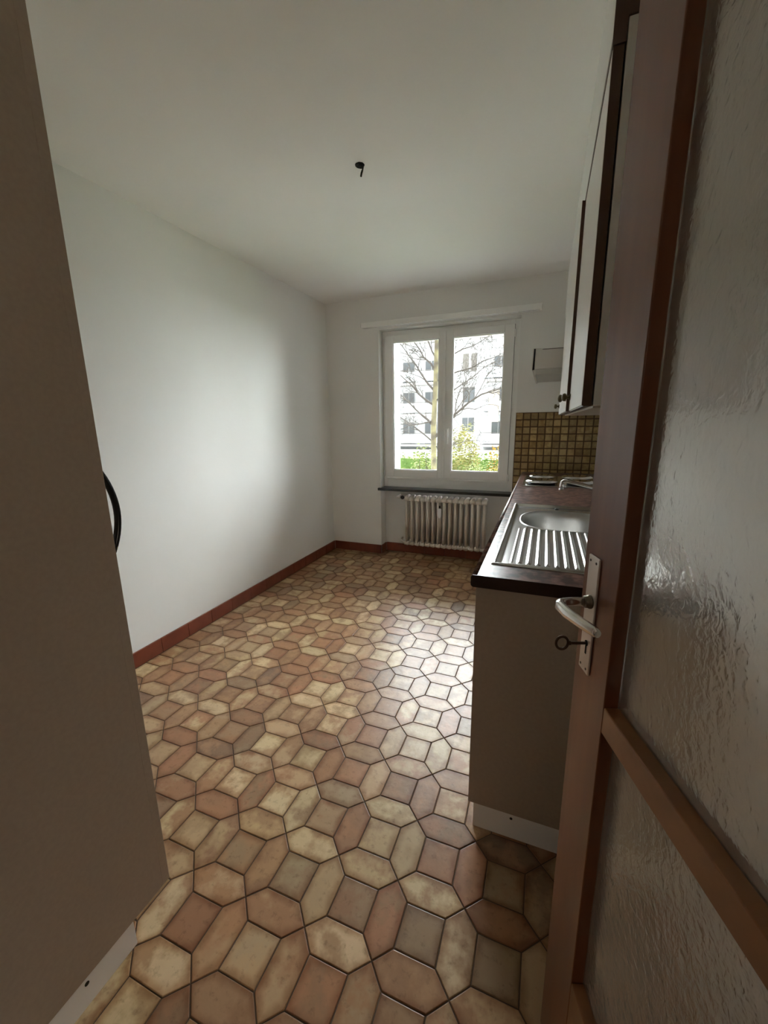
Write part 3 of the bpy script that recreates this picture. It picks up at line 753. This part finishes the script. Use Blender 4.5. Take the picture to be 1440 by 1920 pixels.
# tree
tr=empty('bare_tree',(-2.33,9.0,GZ)); tag(tr,'bare tree with a mossy trunk and spreading branches outside the window','tree')
TRX,TRY=-2.33,9.0
def sub(a,b,n,jit,rng):
    a,b=Vector(a),Vector(b); out=[]
    for k in range(n+1):
        t=k/n; p=a.lerp(b,t); 
        if 0<k<n: p+=Vector((rng.uniform(-jit,jit) for _ in range(3)))
        out.append(p)
    return out
rng=random.Random(11)
m=MB(); trunk=[(0,0,0),(.03,0,.8),(-.01,.0,1.6),(-.03,0,2.5),(.0,.02,3.4),(.02,0,4.3),(.05,.03,5.4),(.1,0,6.6)]
m.tube(trunk,[.10,.075,.068,.062,.056,.05,.035,.012],12); m.build('trunk',M['bark'],tr)
m=MB()
def branch(pts,r0,depth):
    n=len(pts); rs=[max(.0035,r0*(1-.75*k/(n-1))) for k in range(n)]
    m.tube(pts,rs,6 if depth<2 else 5,caps=False)
    if depth>=3: return
    L=sum((pts[k+1]-pts[k]).length for k in range(n-1)); 
    cnt=int(L*(6.5 if depth==0 else 8))+1
    for c in range(cnt):
        t=rng.uniform(.18,.98)*(n-1); k=min(n-2,int(t)); p=pts[k].lerp(pts[k+1],t-k)
        d=(pts[k+1]-pts[k]).normalized()
        q=Vector((rng.uniform(-1,1),rng.uniform(-1,1),rng.uniform(-.6,1))).normalized()
        nd=(d*.75+q*.75).normalized()
        l=L*rng.uniform(.25,.5)
        branch(sub(p,p+nd*l,4,l*.05,rng),max(.0045,rs[k]*.5),depth+1)
zz=lambda z:z-GZ
mains=[((-.03,0,zz(1.25)),(-.85,.1,zz(1.98)),.030),((-.02,0,zz(1.7)),(-.95,-.2,zz(2.55)),.026),((-.01,0,zz(2.0)),(-1.0,.2,zz(3.2)),.026),((0,0,zz(2.4)),(-.75,.1,zz(3.4)),.024),((0,0,zz(2.7)),(-.45,0,zz(3.6)),.022),
 ((-.03,0,zz(.9)),(-1.2,.3,zz(1.7)),.022),((0,0,zz(1.15)),(.98,0,zz(1.9)),.0),((0,0,zz(2.2)),(1.5,.1,zz(2.75)),.02),((0,0,zz(2.55)),(1.1,.2,zz(3.1)),.02),((0,0,zz(1.8)),(1.3,-.3,zz(2.5)),.018),((0,0,zz(3.3)),(1.2,.2,zz(3.9)),.02),((0,0,zz(3.4)),(-1.2,.2,zz(4.6)),.024),((0,0,zz(.8)),(1.0,-.1,zz(.95)),.015),((0,0,zz(1.4)),(-.8,-.3,zz(1.2)),.018)]
for a,b,r in mains:
    if r: branch(sub(a,b,6,.03,rng),r,0)
arc=[Vector(p) for p in ((-.0,0,zz(1.0)),(.25,0,zz(1.28)),(.45,0,zz(1.50)),(.75,0,zz(1.75)),(1.0,0,zz(1.9)),(1.45,0,zz(2.02)),(1.9,0,zz(2.0)))]
branch(arc,.034,0)
br=m.build('branches',M['twig'],tr,fixn=False); br['label']='dark bare branches and twigs'
# shrubs
def shrub(name,label,x,y,rx,ry,zt,mat,n,size,seed,zb=GZ,cat='shrub'):
    t=empty(name,(x,y,GZ)); tag(t,label,cat,'shrubs outside the window'); rng=random.Random(seed)
    m=MB()
    for k in range(9):
        a=rng.uniform(0,2*pi); e_=Vector((cos(a)*rx*rng.uniform(.2,.7),sin(a)*ry*rng.uniform(.2,.7),(zt-GZ)*rng.uniform(.6,.9)))
        m.tube(sub((cos(a)*.05,sin(a)*.05,0),e_,4,.05,rng),[.02,.016,.012,.009,.005],6,caps=False)
    m.build('stem',M['twig'],t,fixn=False)
    m=MB(); hh=zt-GZ
    for k in range(n):
        while 1:
            p=Vector((rng.uniform(-1,1),rng.uniform(-1,1),rng.uniform(-1,1)))
            if .25<p.length<1: break
        f=1+.22*noise.noise(p*2.3+Vector((seed,0,0)))
        c=Vector((p.x*rx*f,p.y*ry*f,hh*.5+p.z*hh*.5*f))
        if c.z<.02: continue
        q=Matrix.Rotation(rng.uniform(0,6.3),3,'Z')@Matrix.Rotation(rng.uniform(0,3.1),3,'X'); s=size*rng.uniform(.6,1.3)
        vs=[c+q@Vector(v)*s for v in ((-1,0,0),(0,-.5,.12),(1,0,0),(0,.5,.12))]
        m.add(vs,[(0,1,2),(0,2,3)],False)
    m.build('foliage',mat,t,fixn=False)
    return t
shrub('shrub','yellow-green spring shrub right of the bare tree, outside the window',-2.05,11,.50,.4,1.30,M['brownleaf'],5200,.035,1)
shrub('shrub','bright yellow flowering shrub at the right edge of the window view',-1.12,11.2,.36,.35,.80,M['forsythia'],1600,.035,2)
shrub('shrub','light green shrub at the foot of the bare tree',-3.05,10.6,.38,.35,.78,M['leafy'],1500,.035,3)
shrub('shrub','low green shrub in front of the yellow flowering one',-1.5,10.3,.55,.3,.42,M['hedge'],1800,.035,4)
# hedge
m=MB(); rng=random.Random(9)
hg=empty('hedge',(-3.0,13,GZ)); tag(hg,'low bright green hedge behind the shrubs in the garden','hedge')
for k in range(9000):
    c=Vector((rng.uniform(-6,5),rng.uniform(-.5,.5),rng.uniform(.1,1.62)+.05*noise.noise(Vector((k*.01,0,0)))))
    q=Matrix.Rotation(rng.uniform(0,6.3),3,'Z')@Matrix.Rotation(rng.uniform(0,3.1),3,'X'); s=.06*rng.uniform(.6,1.3)
    m.add([c+q@Vector(v)*s for v in ((-1,0,0),(0,-.5,.12),(1,0,0),(0,.5,.12))],[(0,1,2),(0,2,3)],False)
m.build('foliage',M['hedge'],hg,fixn=False)
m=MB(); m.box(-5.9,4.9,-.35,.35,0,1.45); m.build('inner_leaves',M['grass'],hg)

# ------------------------------------------------------------------ light
w=bpy.data.worlds.new('sky'); SC.world=w; w.use_nodes=True
bg=w.node_tree.nodes['Background']; bg.inputs[0].default_value=(.93,.96,1,1); bg.inputs[1].default_value=1.4
sun=bpy.data.lights.new('sun','SUN'); sun.energy=.9; sun.angle=R(1.5); sun.color=(1,.95,.86)
so=bpy.data.objects.new('sun',sun); COL.objects.link(so); so.rotation_euler=(R(50),0,R(-25))
s2=bpy.data.lights.new('bright_sky','SUN'); s2.energy=26; s2.angle=R(130); s2.color=(.95,.97,1)  # added wide-angle sun lamp, fills the room through the window
o2=bpy.data.objects.new('bright_sky',s2); COL.objects.link(o2); o2.rotation_euler=(R(-66),0,R(2))
pt=bpy.data.lights.new('window_portal','AREA'); pt.shape='RECTANGLE'; pt.size=1.2; pt.size_y=1.3; pt.cycles.is_portal=True
po=bpy.data.objects.new('window_portal',pt); COL.objects.link(po); po.location=(-.9,YB+WT-.02,1.45); po.rotation_euler=(R(-90),0,0)
hl=bpy.data.lights.new('hall_lamp','POINT'); hl.energy=2.6; hl.shadow_soft_size=.3; hl.color=(1,.86,.7)  # added unseen fill light behind the camera, brightens the near surfaces
ho=bpy.data.objects.new('hall_lamp',hl); COL.objects.link(ho); ho.location=(.8,-1.0,1.6)

# ------------------------------------------------------------------ camera
f,yaw,pitch,roll,ch_=756.34,R(21.7132),R(-12.4261),R(-.8369),1.3368
fw=Vector((-sin(yaw)*cos(pitch),cos(yaw)*cos(pitch),sin(pitch))); r=Vector((cos(yaw),sin(yaw),0)); u=r.cross(fw)
r2=r*cos(roll)+u*sin(roll); u2=-r*sin(roll)+u*cos(roll)
cam=bpy.data.cameras.new('camera'); co=bpy.data.objects.new('camera',cam); COL.objects.link(co)
mat=Matrix((r2,u2,-fw)).transposed().to_4x4(); mat.translation=(0,0,ch_)
co.matrix_world=mat
cam.sensor_fit='HORIZONTAL'; cam.sensor_width=36; cam.lens=f/1440*36; cam.clip_start=.02; cam.clip_end=300
SC.camera=co
SC.view_settings.view_transform='Standard'; SC.view_settings.look='None'; SC.view_settings.gamma=1; SC.view_settings.exposure=1.82; SC.view_settings.use_curve_mapping=False
SC.cycles.use_denoising=True; SC.cycles.max_bounces=10; SC.cycles.diffuse_bounces=8; SC.cycles.glossy_bounces=4; SC.cycles.transparent_max_bounces=8
SC.cycles.sample_clamp_indirect=20
